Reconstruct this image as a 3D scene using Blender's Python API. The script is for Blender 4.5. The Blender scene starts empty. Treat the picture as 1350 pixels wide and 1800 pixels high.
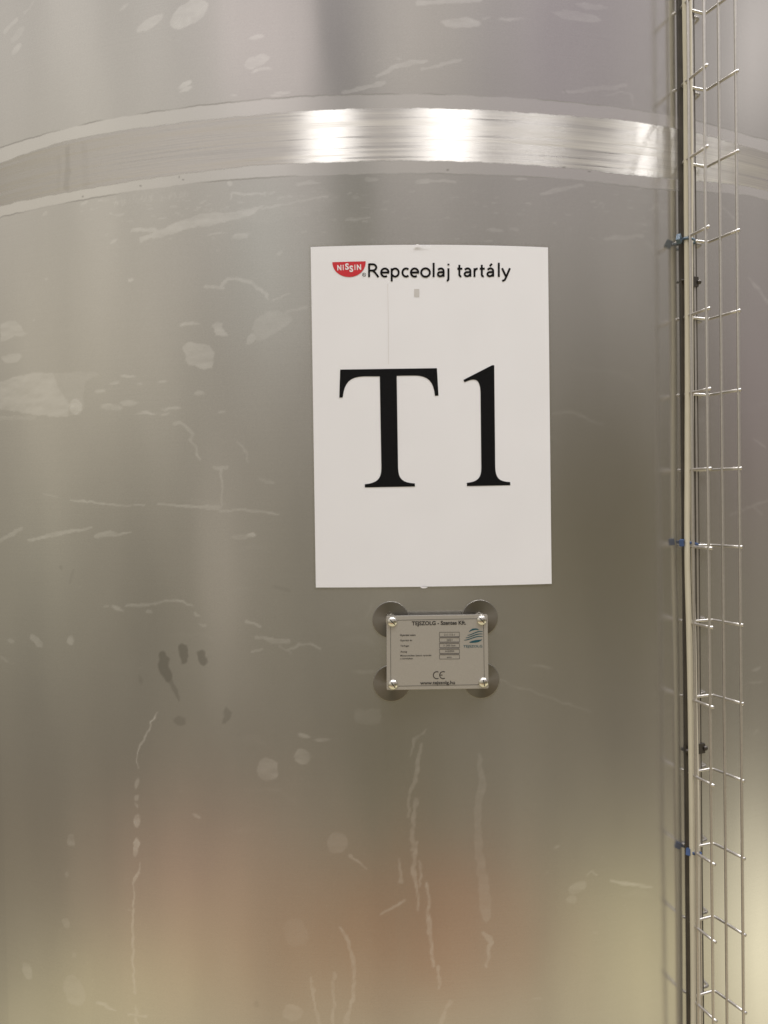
import bpy, bmesh, math, random
import numpy as np
from mathutils import Vector, Matrix
random.seed(7); rng = np.random.default_rng(11)
SC = bpy.context.scene
COL = SC.collection

# ------------------------------------------------------------------ camera
# metres; the camera stands 1.5 m above the floor, the tank axis is vertical at (0, AX)
F, ROLL, PITCH = 1304.3, 0.0172, -0.0175
AX, R, CAMZ = 2.1462, 1.2293, 1.5
X0 = 0.0008
cp, sp = math.cos(PITCH), math.sin(PITCH)
cr, sr = math.cos(ROLL), math.sin(ROLL)
V_F = Vector((0, cp, sp)); V_U0 = Vector((0, -sp, cp)); V_X = Vector((1, 0, 0))
V_R = V_X * cr - V_U0 * sr
V_U = V_X * sr + V_U0 * cr
cam_d = bpy.data.cameras.new('camera'); cam = bpy.data.objects.new('camera', cam_d); COL.objects.link(cam)
cam.matrix_world = Matrix(((V_R.x, V_U.x, -V_F.x, 0), (V_R.y, V_U.y, -V_F.y, 0), (V_R.z, V_U.z, -V_F.z, CAMZ), (0, 0, 0, 1)))
cam_d.sensor_fit = 'VERTICAL'; cam_d.sensor_height = 24.0; cam_d.lens = 24.0 * F / 1800.0
cam_d.clip_start = 0.02; cam_d.clip_end = 200
SC.camera = cam
SC.view_settings.view_transform = 'Standard'; SC.view_settings.look = 'None'
SC.view_settings.exposure = .12; SC.view_settings.gamma = 1

# ---- photo measurements -> places on the tank wall (s = arc length, z = height)
def rays(px, py):
    px = np.asarray(px, float); py = np.asarray(py, float)
    u = px - 675; v = 900 - py
    d = [u * V_R[i] + v * V_U[i] + F * V_F[i] for i in range(3)]
    return d[0], d[1], d[2]
def surf(px, py, g=0.0):
    dx, dy, dz = rays(px, py)
    a = dx * dx + dy * dy; b = -2 * (dx * X0 + dy * AX); c = X0 ** 2 + AX ** 2 - (R + g) ** 2
    t = (-b - np.sqrt(b * b - 4 * a * c)) / (2 * a)
    x = dx * t - X0; y = dy * t - AX
    return np.arctan2(x, -y) * R, CAMZ + dz * t
def wall(s, z, g=0.0):
    th = s / R
    return X0 + (R + g) * np.sin(th), AX - (R + g) * np.cos(th), z
def on_wall(px, py, g=0.0):
    s, z = surf(px, py, g); x, y, z = wall(s, z, g)
    return x, y, z

# ------------------------------------------------------------------ world: blurred surroundings of the tank hall
def sky_dir(px, py):
    """azimuth / elevation (degrees) of what the wall mirrors at a measured spot"""
    s, z = surf(px, py); th = float(s) / R
    dx, dy, dz = rays(px, py); phi = math.atan2(dx, dy)
    return math.degrees(2 * th + phi), math.degrees(math.atan2(dz, math.hypot(dx, dy)))
W = bpy.data.worlds.new('World'); SC.world = W; W.use_nodes = True
nt = W.node_tree; nt.nodes.clear()
def nd(t, **k):
    n = nt.nodes.new(t)
    for a, b in k.items(): setattr(n, a, b)
    return n
def mth(op, *ins, clamp=False):
    n = nd('ShaderNodeMath', operation=op, use_clamp=clamp)
    for i, v in enumerate(ins):
        if isinstance(v, (int, float)): n.inputs[i].default_value = v
        else: nt.links.new(v, n.inputs[i])
    return n.outputs[0]
tc = nd('ShaderNodeTexCoord'); sep = nd('ShaderNodeSeparateXYZ'); nt.links.new(tc.outputs['Generated'], sep.inputs[0])
az = mth('MULTIPLY', mth('ARCTAN2', sep.outputs[0], mth('MULTIPLY', sep.outputs[1], -1.0)), 180 / math.pi)
el = mth('MULTIPLY', mth('ARCSINE', sep.outputs[2]), 180 / math.pi)
ramp = nd('ShaderNodeValToRGB')
nt.links.new(mth('ADD', mth('MULTIPLY', el, 1 / 180), 0.5), ramp.inputs[0])
RAMP = [(-90, (.50, .45, .27)), (-38, (.46, .41, .27)), (-31, (.33, .29, .185)), (-26, (.22, .19, .125)), (-18, (.165, .143, .10)),
        (-8, (.20, .18, .13)), (0, (.215, .195, .15)), (12, (.27, .25, .215)), (24, (.33, .31, .285)), (36, (.42, .395, .375)), (42, (.45, .43, .40)), (54, (1.2, 1.18, 1.19)), (90, (1.2, 1.18, 1.19))]
els = ramp.color_ramp.elements
for i, (e, c) in enumerate(RAMP):
    x = e / 180 + .5
    el_ = els[0] if i == 0 else (els[1] if i == 1 else els.new(x))
    el_.position = x; el_.color = (*c, 1)
col = ramp.outputs[0]
# soft patches: (x, y in the photograph where it is mirrored), width, height in photo px, colour added
BLOBS = [
    (150, 60, 330, 330, (.10, .10, .08)), (450, 60, 70, 160, (.20, .17, .17)), (530, 110, 22, 130, (.14, .12, .12)),
    (595, 40, 45, 210, (-.12, -.115, -.095)), (740, 60, 80, 150, (.10, .09, .07)), (1010, 40, 150, 200, (-.05, -.06, -.03)),
    (1335, 80, 60, 120, (.22, .21, .20)),
    (120, 560, 230, 330, (.13, .12, .085)), (470, 430, 70, 150, (.10, .11, .10)), (625, 380, 40, 160, (-.09, -.08, -.085)),
    (1060, 850, 220, 340, (-.09, -.087, -.08)), (1325, 700, 80, 300, (-.02, -.03, -.01)),
    (395, 1000, 45, 190, (.085, .075, .065)), (60, 1000, 80, 200, (.04, .04, .03)), (30, 1490, 150, 110, (-.012, -.015, -.012)),
    (700, 1330, 110, 170, (-.05, -.045, -.04)), (330, 1550, 180, 120, (.10, .03, .02)), (620, 1670, 260, 80, (.0, -.115, -.11)),
    (850, 1630, 150, 70, (.0, -.07, -.055)), (200, 1760, 200, 70, (.19, .17, .08)), (1130, 1680, 150, 190, (.155, .14, .07)),
    (1335, 1640, 90, 250, (.46, .44, .32)),
]
for bx, by, bw, bh, c in BLOBS:
    a0, e0 = sky_dir(bx, by); a1, _ = sky_dir(min(bx + bw, 1500) if bx < 900 else bx - bw, by); _, e1 = sky_dir(bx, by + bh)
    wa, we = abs(a1 - a0) or 1, abs(e1 - e0)
    u = mth('MULTIPLY', mth('SUBTRACT', az, a0), 1 / wa); v = mth('MULTIPLY', mth('SUBTRACT', el, e0), 1 / we)
    g = mth('EXPONENT', mth('MULTIPLY', mth('ADD', mth('MULTIPLY', u, u), mth('MULTIPLY', v, v)), -1.0))
    sc_ = nd('ShaderNodeVectorMath', operation='SCALE'); sc_.inputs[0].default_value = tuple(1.45 * q for q in c); nt.links.new(g, sc_.inputs['Scale'])
    ad = nd('ShaderNodeVectorMath', operation='ADD'); nt.links.new(col, ad.inputs[0]); nt.links.new(sc_.outputs[0], ad.inputs[1]); col = ad.outputs[0]
# uneven clutter of the hall, taller than wide
cmb = nd('ShaderNodeCombineXYZ'); nt.links.new(mth('MULTIPLY', az, .11), cmb.inputs[0]); nt.links.new(mth('MULTIPLY', el, .035), cmb.inputs[1])
nz = nd('ShaderNodeTexNoise'); nz.inputs['Scale'].default_value = 1.0; nz.inputs['Detail'].default_value = 3; nt.links.new(cmb.outputs[0], nz.inputs['Vector'])
cmb2 = nd('ShaderNodeCombineXYZ'); nt.links.new(mth('MULTIPLY', az, .34), cmb2.inputs[0]); nt.links.new(mth('MULTIPLY', el, .05), cmb2.inputs[1])
nz2 = nd('ShaderNodeTexNoise'); nz2.inputs['Scale'].default_value = 1.0; nz2.inputs['Detail'].default_value = 2; nt.links.new(cmb2.outputs[0], nz2.inputs['Vector'])
k = mth('ADD', mth('ADD', mth('MULTIPLY', nz.outputs[0], .75), mth('MULTIPLY', nz2.outputs[0], .36)), .445)
sc_ = nd('ShaderNodeVectorMath', operation='SCALE'); nt.links.new(col, sc_.inputs[0]); nt.links.new(k, sc_.inputs['Scale'])
mx = nd('ShaderNodeVectorMath', operation='MAXIMUM'); mx.inputs[1].default_value = (.01, .01, .01); nt.links.new(sc_.outputs[0], mx.inputs[0])
bg = nd('ShaderNodeBackground'); tn_ = nd('ShaderNodeVectorMath', operation='MULTIPLY'); tn_.inputs[1].default_value = (1.0, .99, 1.03); nt.links.new(mx.outputs[0], tn_.inputs[0])
nt.links.new(tn_.outputs[0], bg.inputs[0]); bg.inputs[1].default_value = 1.36
out = nd('ShaderNodeOutputWorld'); nt.links.new(bg.outputs[0], out.inputs[0])

# ------------------------------------------------------------------ lamps: fluorescent fittings of the hall behind the photographer
def lamp(name, azd, eld, dist, sx, sy, power, colr=(1, .985, .98)):
    a, e = math.radians(azd), math.radians(eld)
    tgt = Vector((0, AX - R, CAMZ))
    p = tgt + dist * Vector((math.sin(a) * math.cos(e), -math.cos(a) * math.cos(e), math.sin(e)))
    d = bpy.data.lights.new(name, 'AREA'); d.shape = 'RECTANGLE'; d.size = sx; d.size_y = sy; d.energy = power; d.color = colr
    o = bpy.data.objects.new(name, d); COL.objects.link(o); o.location = p
    o.rotation_euler = (tgt - p).to_track_quat('-Z', 'Y').to_euler()
lamp('ceiling_lamp', -19, 68, 4.6, .36, 1.1, 42)
lamp('ceiling_lamp', 27, 68, 4.6, .50, 1.1, 54)
lamp('ceiling_lamp', 50, 60, 4.2, .45, 1.0, 13)
lamp('ceiling_lamp', 78, 52, 3.8, .36, .5, 20)
lamp('ceiling_lamp', 104, 52, 4.5, .5, 1.0, 34)

# ------------------------------------------------------------------ helpers
def link_nodes(m): return m.node_tree.nodes, m.node_tree.links
def mat(name, base, rough=.5, metal=0.0, aniso=0.0, bump=None, coat=0.0, spec=.5, var=0.0, vscale=40.0):
    m = bpy.data.materials.new(name); m.use_nodes = True; N, L = link_nodes(m)
    b = N['Principled BSDF']; b.inputs['Base Color'].default_value = (*base, 1); b.inputs['Roughness'].default_value = rough
    b.inputs['Metallic'].default_value = metal; b.inputs['Anisotropic'].default_value = aniso
    b.inputs['Coat Weight'].default_value = coat; b.inputs['Specular IOR Level'].default_value = spec
    t = N.new('ShaderNodeTexCoord'); n = N.new('ShaderNodeTexNoise'); n.inputs['Scale'].default_value = vscale; n.inputs['Detail'].default_value = 4
    L.new(t.outputs['Object'], n.inputs['Vector'])
    if var:
        mp = N.new('ShaderNodeMapRange'); L.new(n.outputs[0], mp.inputs[0]); mp.inputs[1].default_value = .3; mp.inputs[2].default_value = .7
        mp.inputs[3].default_value = 1 - var; mp.inputs[4].default_value = 1 + var
        h = N.new('ShaderNodeVectorMath'); h.operation = 'SCALE'; h.inputs[0].default_value = base; L.new(mp.outputs[0], h.inputs['Scale']); L.new(h.outputs[0], b.inputs['Base Color'])
    if bump:
        bm_ = N.new('ShaderNodeBump'); bm_.inputs['Strength'].default_value = bump; bm_.inputs['Distance'].default_value = .0003
        L.new(n.outputs[0], bm_.inputs['Height']); L.new(bm_.outputs[0], b.inputs['Normal'])
    return m
def mobj(name, verts, faces, material, parent=None, smooth=False):
    me = bpy.data.meshes.new(name); me.from_pydata([tuple(map(float, v)) for v in verts], [], faces); me.update()
    if smooth: me.polygons.foreach_set('use_smooth', [True] * len(me.polygons))
    if material: me.materials.append(material)
    o = bpy.data.objects.new(name, me); COL.objects.link(o)
    if parent: o.parent = parent
    return o
def bobj(name, bm, material, parent=None, smooth=False):
    me = bpy.data.meshes.new(name); bm.to_mesh(me); bm.free()
    if smooth: me.polygons.foreach_set('use_smooth', [True] * len(me.polygons))
    if material: me.materials.append(material)
    o = bpy.data.objects.new(name, me); COL.objects.link(o)
    if parent: o.parent = parent
    return o
def empty(name, loc, label, cat, group=None):
    o = bpy.data.objects.new(name, None); COL.objects.link(o); o.location = loc; o.empty_display_size = .05
    o['label'] = label; o['category'] = cat
    if group: o['group'] = group
    return o
def keep(o, parent):   # child built in world coordinates under an empty placed at its base
    o.parent = parent; o.matrix_parent_inverse = Matrix.Translation(parent.location).inverted(); return o
def tube(pts, r, n=10, closed_ends=True, radii=None, flat=1.0, flatdir=None):
    """swept round (or oval) section along points; returns verts, faces"""
    pts = [Vector(p) for p in pts]; vs, fs = [], []
    up = Vector(flatdir) if flatdir else None
    prev = None
    for i, p in enumerate(pts):
        t = (pts[min(i + 1, len(pts) - 1)] - pts[max(i - 1, 0)]).normalized()
        if up is not None: a = (up - up.dot(t) * t).normalized()
        elif prev is None:
            q = Vector((0, 0, 1)) if abs(t.z) < .9 else Vector((1, 0, 0)); a = (q - q.dot(t) * t).normalized()
        else: a = (prev - prev.dot(t) * t).normalized()
        prev = a; b = t.cross(a); rr = radii[i] if radii else r
        for k_ in range(n):
            an = 2 * math.pi * k_ / n; vs.append(p + a * math.cos(an) * rr * flat + b * math.sin(an) * rr)
    for i in range(len(pts) - 1):
        for k_ in range(n):
            fs.append((i * n + k_, i * n + (k_ + 1) % n, (i + 1) * n + (k_ + 1) % n, (i + 1) * n + k_))
    if closed_ends:
        fs.append(tuple(range(n))[::-1]); fs.append(tuple(range((len(pts) - 1) * n, len(pts) * n)))
    return vs, fs

# ------------------------------------------------------------------ tank wall
TL, TR, ZB, ZT = -.57, .57, CAMZ - .80, CAMZ + .76
s_d = np.arange(TL, TR + 1e-6, .0015)
z_d = np.concatenate([np.arange(ZB, CAMZ + .375, .0015), np.arange(CAMZ + .375, CAMZ + .515, .0008), np.arange(CAMZ + .515, ZT, .0015)])
z_d = z_d[np.concatenate([[True], np.diff(z_d) > .0004])]
n_rest = 70
s_rest = np.linspace(s_d[-1], s_d[0] + 2 * math.pi * R, n_rest + 2)[1:-1]
S = np.concatenate([s_d, s_rest]); NS = len(S)
Z = np.concatenate([np.linspace(.25, z_d[0], 10)[:-1], z_d, np.linspace(z_d[-1], 2.9, 12)[1:]]); NZ = len(Z)
ND = len(s_d)
SS, ZZ = np.meshgrid(S, Z)           # rows = z
dS, dZ = SS[:, :ND], ZZ[:, :ND]
def vnoise(s, z, cell_s, cell_z, seed):
    r_ = np.random.default_rng(seed); a = (s + 5) / cell_s; b = (z + 5) / cell_z
    i = np.floor(a).astype(int); j = np.floor(b).astype(int); fa = a - i; fb = b - j
    fa = fa * fa * (3 - 2 * fa); fb = fb * fb * (3 - 2 * fb); T = r_.random((257, 263)) * 2 - 1
    g = lambda p, q: T[(i + p) % 257, (j + q) % 263]
    return (g(0, 0) * (1 - fa) + g(1, 0) * fa) * (1 - fb) + (g(0, 1) * (1 - fa) + g(1, 1) * fa) * fb
wS = dS + .0022 * vnoise(dS, dZ, .011, .009, 1) + .0010 * vnoise(dS, dZ, .004, .004, 2)
wZ = dZ + .0016 * vnoise(dS, dZ, .014, .009, 3) + .0009 * vnoise(dS, dZ, .005, .003, 4)
RES = np.zeros_like(dS); SMU_REFL = np.zeros_like(dS)
def box_idx(s0, s1, z0, z1):
    i0, i1 = np.searchsorted(s_d, s0), np.searchsorted(s_d, s1); j0, j1 = np.searchsorted(Z, z0), np.searchsorted(Z, z1)
    return slice(max(j0, 0), max(j1, 0)), slice(max(i0, 0), max(i1, 0))
def put(field, sl, m): field[sl] = np.maximum(field[sl], m)
SOFT = .0011
def stroke(pts, w, a=.6, field=None, soft=SOFT):
    """smear along measured points, w half width (px) per point"""
    field = RES if field is None else field
    if isinstance(w, (int, float)): w = [w] * len(pts)
    ps = [surf(*p) for p in pts]; k_ = .93 / F
    w = [x * k_ for x in w]
    for (s0, z0), (s1, z1), w0, w1 in zip(ps[:-1], ps[1:], w[:-1], w[1:]):
        mg = max(w0, w1) + .006
        sl = box_idx(min(s0, s1) - mg, max(s0, s1) + mg, min(z0, z1) - mg, max(z0, z1) + mg)
        x, y = wS[sl], wZ[sl]; dx, dy = s1 - s0, z1 - z0; t = np.clip(((x - s0) * dx + (y - z0) * dy) / (dx * dx + dy * dy + 1e-12), 0, 1)
        d = np.hypot(x - s0 - t * dx, y - z0 - t * dy); ww = w0 + (w1 - w0) * t
        put(field, sl, a * np.clip((ww - d) / soft + .5, 0, 1))
def ell(cx, cy, rx, ry, ang=0, a=.6, field=None, soft=SOFT):
    field = RES if field is None else field
    s0, z0 = surf(cx, cy); k_ = .93 / F; cs = math.cos(s0 / R) ; rx, ry = rx * k_ / max(cs, .8), ry * k_
    mg = max(rx, ry) + .006; sl = box_idx(s0 - mg, s0 + mg, z0 - mg, z0 + mg)
    x, y = wS[sl] - s0, wZ[sl] - z0; c, n = math.cos(math.radians(ang)), math.sin(math.radians(ang))
    u = (x * c + y * n) / rx; v = (-x * n + y * c) / ry; q = np.hypot(u, v)
    put(field, sl, a * np.clip((1 - q) * min(rx, ry) / soft + .5, 0, 1))
def poly(pts, a=.6, field=None, soft=SOFT):
    field = RES if field is None else field
    ps = np.array([surf(*p) for p in pts]); mg = .006
    sl = box_idx(ps[:, 0].min() - mg, ps[:, 0].max() + mg, ps[:, 1].min() - mg, ps[:, 1].max() + mg)
    x, y = wS[sl], wZ[sl]; ins = np.zeros(x.shape, bool); dmin = np.full(x.shape, 9.)
    n = len(ps)
    for i in range(n):
        (x0, y0), (x1, y1) = ps[i], ps[(i + 1) % n]
        c = ((y0 > y) != (y1 > y)) & (x < (x1 - x0) * (y - y0) / (y1 - y0 + 1e-15) + x0); ins ^= c
        dx, dy = x1 - x0, y1 - y0; t = np.clip(((x - x0) * dx + (y - y0) * dy) / (dx * dx + dy * dy + 1e-12), 0, 1)
        dmin = np.minimum(dmin, np.hypot(x - x0 - t * dx, y - y0 - t * dy))
    put(field, sl, a * np.clip(np.where(ins, dmin, -dmin) / soft + .5, 0, 1))

# pale flecks and smears left by the protective film (traced)
for e in [(264, 40, 25, 10, 18, .7), (331, 24, 36, 20, 20, .75), (450, 67, 12, 4, 5, .6), (452, 108, 23, 9, 12, .7), (459, 122, 17, 3, 5, .7), (325, 148, 13, 5, 15, .7),
          (328, 156, 13, 4, 10, .7), (218, 12, 10, 3, 30, .4), (30, 62, 18, 7, 25, .35), (30, 86, 13, 7, 25, .45), (412, 168, 6, 1.6, 0, .5), (484, 168, 10, 2, -5, .6), (497, 162, 12, 3, 0, .5),
          (200, 423, 8, 3, 15, .5), (147, 358, 7, 3, 30, .5), (78, 376, 6, 4, 25, .4), (405, 323, 6, 5, 0, .5), (540, 322, 21, 4, 0, .4), (425, 415, 15, 5, 5, .5), (380, 412, 16, 2, 0, .4),
          (490, 444, 6, 3, 20, .4), (811, 41, 33, 9, 2, .55), (855, 31, 8, 2, 10, .4), (900, 33, 22, 3, 3, .5), (1015, 28, 46, 8, 0, .35), (1040, 11, 30, 5, 0, .3), (703, 102, 4, 2, 0, .4),
          (653, 315, 11, 4, 0, .4), (915, 315, 10, 2, 0, .4), (870, 405, 15, 3, 0, .3), (905, 403, 10, 3, 0, .3), (20, 629, 23, 9, 0, .5), (133, 714, 13, 15, 0, .8),
          (225, 662, 14, 2.4, 0, .6), (200, 674, 10, 2.4, 5, .6), (247, 674, 7, 2, 0, .5), (285, 672, 9, 2.4, 0, .6), (175, 687, 11, 4, -5, .5), (195, 715, 22, 5, -5, .4), (228, 708, 18, 5, 0, .5),
          (258, 727, 20, 2.2, 0, .7), (303, 719, 18, 3, 0, .5), (289, 727, 8, 2, 0, .5), (350, 691, 11, 4, 5, .5), (389, 723, 8, 2.4, 0, .6), (80, 492, 5, 1.6, 10, .5), (232, 491, 6, 3, 10, .6),
          (330, 570, 16, 4, 6, .7), (347, 569, 6, 2, 0, .6), (441, 596, 10, 8, 30, .6), (60, 564, 3, 2, 0, .5), (440, 942, 9, 4, 10, .8), (425, 944, 18, 4, 0, .35), (208, 1070, 13, 4, -20, .55),
          (264, 1074, 7, 4, -10, .5), (344, 1079, 6, 3, -25, .6), (358, 1098, 6, 2, -30, .5), (65, 1126, 18, 8, -32, .5), (20, 1126, 10, 4, -10, .4), (124, 1126, 8, 7, 0, .6), (8, 1158, 14, 3, -15, .25),
          (535, 1293, 12, 4, -18, .6), (567, 1300, 13, 3.5, 5, .55), (471, 1353, 20, 20, 0, .42), (532, 1330, 14, 14, 0, .5), (124, 1477, 9, 12, 0, .4), (118, 1535, 5, 5, 0, .4), (117, 1623, 9, 9, 0, .35),
          (48, 1707, 14, 17, 15, .4), (130, 1740, 24, 30, 20, .3), (130, 1680, 5, 5, 0, .3), (592, 1482, 18, 18, 0, .3), (347, 1434, 9, 4, -32, .6), (515, 1780, 18, 16, 0, .3), (520, 1640, 22, 26, 0, .12),
          (241, 1377, 4, 11, -10, .7), (241, 1402, 4, 6, -10, .65), (240, 1415, 3, 5, 0, .5), (241, 1445, 6, 12, -12, .7), (239, 1490, 6, 17, -10, .7), (945, 1755, 9, 2, 0, .4), (980, 1488, 6, 2, 0, .4),
          (1015, 1560, 18, 9, 20, .35), (1005, 1580, 11, 7, 0, .35), (1330, 1175, 11, 3.5, 10, .4), (1327, 1200, 18, 2, 0, .3), (1330, 1285, 8, 3, 15, .3), (640, 1180, 20, 3, 0, .2), (950, 1172, 24, 3, -8, .25)]:
    ell(*e[:5], a=e[5])
for p, w, a in [([(30, 35), (8, 55)], 4, .35), ([(60, 2), (45, 22)], 3, .25), ([(250, 422), (275, 412), (310, 400), (350, 388), (400, 382), (440, 372), (463, 362)], [4, 6, 9, 11, 9, 6, 2], .55),
                ([(235, 405), (270, 403), (285, 408)], [3, 4, 3], .5), ([(462, 368), (500, 358), (545, 352), (574, 346)], 1.8, .5), ([(405, 350), (411, 339), (440, 341), (468, 340)], 1.6, .4),
                ([(735, 5), (780, 2), (845, 0)], 4, .5), ([(662, 133), (690, 118), (720, 110), (750, 107)], [2, 4, 4, 2.5], .5), ([(742, 121), (775, 115), (808, 105)], [2, 3, 2.5], .45),
                ([(605, 164), (640, 152), (678, 144)], [3, 4, 3], .45), ([(990, 162), (1030, 158), (1070, 154), (1100, 150)], [3, 4, 4, 3], .3), ([(1065, 168), (1090, 160), (1110, 165), (1115, 185)], 1.6, .3),
                ([(732, 320), (760, 317), (800, 319)], 2.4, .35), ([(950, 340), (980, 333), (1025, 326)], [2, 4, 3], .3), ([(610, 386), (650, 382)], 2, .35), ([(1065, 420), (1130, 415)], 4, .25),
                ([(387, 502), (400, 492), (420, 490), (440, 496), (458, 508), (473, 523)], [2, 3, 3, 3, 3, 2], .5), ([(362, 503), (393, 505)], 2.6, .5), ([(483, 525), (507, 516)], 2, .4),
                ([(502, 548), (538, 541)], 3, .35), ([(305, 745), (318, 742), (328, 750), (340, 761), (336, 773)], 3, .4), ([(336, 773), (345, 792), (350, 808)], 2.4, .5),
                ([(374, 822), (398, 824)], 3, .5), ([(388, 826), (389, 850), (388, 900)], [3.2, 2, 1], .5), ([(415, 780), (427, 785), (436, 812)], 1.6, .4), ([(457, 842), (480, 850)], 3, .25),
                ([(75, 869), (100, 873)], 1.2, .45), ([(123, 878), (150, 882), (190, 887), (253, 889)], [1.2, 2, 1.6, 1], .6), ([(280, 886), (330, 889), (385, 893)], [1.6, 3, 3], .55),
                ([(385, 897), (430, 897), (490, 904)], [2, 2.4, 1.4], .5), ([(0, 950), (20, 940), (38, 930)], 4, .45), ([(50, 951), (90, 940), (140, 932), (162, 926)], [2, 4, 3.4, 1.6], .6),
                ([(167, 942), (190, 939), (230, 936)], [3.4, 5, 1.4], .6), ([(222, 1065), (260, 1062), (290, 1056), (320, 1058), (335, 1064)], 2.4, .55), ([(183, 1067), (192, 1066)], 1.5, .5),
                ([(433, 1091), (456, 1102)], 2.8, .5), ([(450, 1120), (480, 1124), (508, 1126)], [3, 5, 4], .45), ([(445, 1147), (460, 1140)], 2.8, .5), ([(493, 1133), (515, 1150)], 1.6, .4),
                ([(508, 1141), (525, 1133), (545, 1132), (562, 1141)], 2.6, .45), ([(278, 1253), (266, 1268), (262, 1285), (246, 1311), (241, 1328), (242, 1352)], [1.2, 2.2, 2, 2, 1.4, .8], .8),
                ([(246, 1518), (243, 1535), (235, 1552), (234, 1590)], [1.5, 3, 2.4, 2], .65), ([(234, 1590), (232, 1640), (235, 1690), (237, 1746)], [2, 2.6, 2, 2.4], .6),
                ([(170, 1762), (185, 1768), (205, 1777)], [2, 4, 1.4], .6), ([(226, 1784), (258, 1786)], 3, .55), ([(240, 1768), (240, 1800)], [1.4, 3], .4), ([(547, 1720), (555, 1770), (562, 1802)], 2.8, .4),
                ([(587, 1712), (586, 1802)], 3.2, .4), ([(598, 1630), (611, 1648), (622, 1690), (620, 1750), (608, 1802)], [2.4, 3.4, 3.6, 3.4, 5], .45),
                ([(750, 1282), (728, 1300), (721, 1330)], [1.2, 3, 1.4], .35), ([(742, 1310), (732, 1360), (720, 1400), (718, 1435)], [2, 4, 3, 2.4], .4), ([(733, 1405), (725, 1450), (724, 1492)], 3.4, .4),
                ([(731, 1482), (727, 1530), (732, 1560), (736, 1600)], [2.4, 4, 3.6, 2.4], .5), ([(739, 1515), (740, 1556)], 2.4, .45), ([(702, 1510), (704, 1552)], 2.8, .45), ([(752, 1550), (754, 1620), (763, 1698)], [2, 4, 2.6], .55),
                ([(771, 1698), (774, 1737)], 2.8, .5), ([(790, 1762), (780, 1785), (773, 1802)], 4, .4), ([(667, 1607), (690, 1595), (711, 1583)], [1.6, 2.8, 1.8], .5), ([(612, 1505), (648, 1527)], [2, 1.2], .5),
                ([(843, 1325), (848, 1380), (838, 1430), (842, 1500), (852, 1570), (855, 1612)], [3, 7, 6, 7, 9, 8], .26), ([(848, 1640), (862, 1655), (856, 1700)], [3, 5, 2.4], .5),
                ([(1032, 1540), (1040, 1532), (1050, 1538)], 1.2, .5), ([(1075, 1546), (1110, 1556), (1148, 1559)], [2.6, 3.4, 1.4], .6), ([(975, 727), (1010, 725), (1040, 738), (1060, 747)], 3, .14),
                ([(1270, 362), (1290, 384)], 2, .3), ([(1316, 488), (1332, 508), (1347, 530)], [2, 4, 4], .3), ([(1325, 772), (1345, 786)], 2, .35), ([(1325, 890), (1340, 905)], 3, .2),
                ([(880, 1195), (960, 1225), (1040, 1250)], 1.4, .25), ([(640, 1090), (655, 1060)], 1, .2), ([(0, 735), (60, 734)], 4, .25), ([(1285, 905), (1350, 880)], 2.4, .2)]:
    stroke(p, w, a)
for p, a in [([(0, 568), (25, 563), (35, 568), (48, 587), (20, 593), (0, 602)], .45), ([(-6, 672), (30, 660), (80, 655), (125, 654), (165, 655), (178, 660), (152, 668), (146, 690), (147, 715), (140, 728), (110, 733), (60, 729), (-6, 716)], .24),
             ([(-6, 672), (30, 660), (92, 655), (100, 675), (115, 695), (122, 712), (120, 733), (60, 729), (-6, 716)], .55), ([(372, 572), (378, 566), (392, 566), (391, 576), (402, 585), (400, 592), (380, 590)], .6),
             ([(321, 607), (332, 602), (370, 606), (378, 622), (376, 645), (356, 650), (345, 643), (330, 642), (323, 625)], .6), ([(470, 548), (490, 545), (515, 560), (505, 575), (480, 590), (455, 602), (447, 592), (443, 565), (455, 555)], .3),
             ([(625, 1245), (670, 1248), (668, 1272), (640, 1276), (626, 1270)], .16), ([(395, 385), (470, 350), (560, 330), (600, 345), (560, 372), (470, 392)], .07)]:
    poly(p, a)
# many small flecks under the weld band and scattered over the wall
for i in range(150):
    x = random.uniform(150, 1180); y = 352 - .055 * (x - 150) + .00006 * (x - 150) ** 2 + abs(random.gauss(0, 30)) if x < 700 else 330 + abs(random.gauss(0, 45))
    L_ = random.uniform(2, 12); sl_ = random.uniform(-.06, .12); stroke([(x, y), (x + L_, y - sl_ * L_ * 2)], random.uniform(.6, 1.7), random.uniform(.12, .4))
for i in range(46):
    x = random.uniform(200, 330); y = 350 - .1 * (x - 200) + random.uniform(-3, 6); stroke([(x, y), (x + random.uniform(-1, 2), y + random.uniform(3, 9))], 1, random.uniform(.15, .4))
for i in range(130):
    x = random.uniform(0, 1345); y = random.uniform(0, 1795); L_ = random.uniform(1, 9); an = random.uniform(-.5, .3)
    stroke([(x, y), (x + L_ * math.cos(an), y + L_ * math.sin(an))], random.uniform(.5, 1.5), random.uniform(.06, .28))
for i in range(26):   # broad hardly visible wipes
    x = random.uniform(0, 1345); y = random.uniform(420, 1780); L_ = random.uniform(30, 110); an = random.uniform(-.4, .2)
    stroke([(x, y), (x + L_ * math.cos(an), y + L_ * math.sin(an)), (x + 1.5 * L_ * math.cos(an + .2), y + 1.5 * L_ * math.sin(an + .2))], [1, random.uniform(3, 8), 1], random.uniform(.03, .09), soft=.004)
for i in range(30):   # dull handling marks by the tray
    x = random.uniform(1110, 1185); y = random.uniform(0, 430); stroke([(x, y), (x + random.uniform(-25, 25), y + random.uniform(5, 40))], random.uniform(2, 9), random.uniform(.03, .12), soft=.003)
RES *= .72 + .26 * vnoise(dS, dZ, .02, .006, 9) + .14 * vnoise(dS, dZ, .006, .0025, 10)
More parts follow.
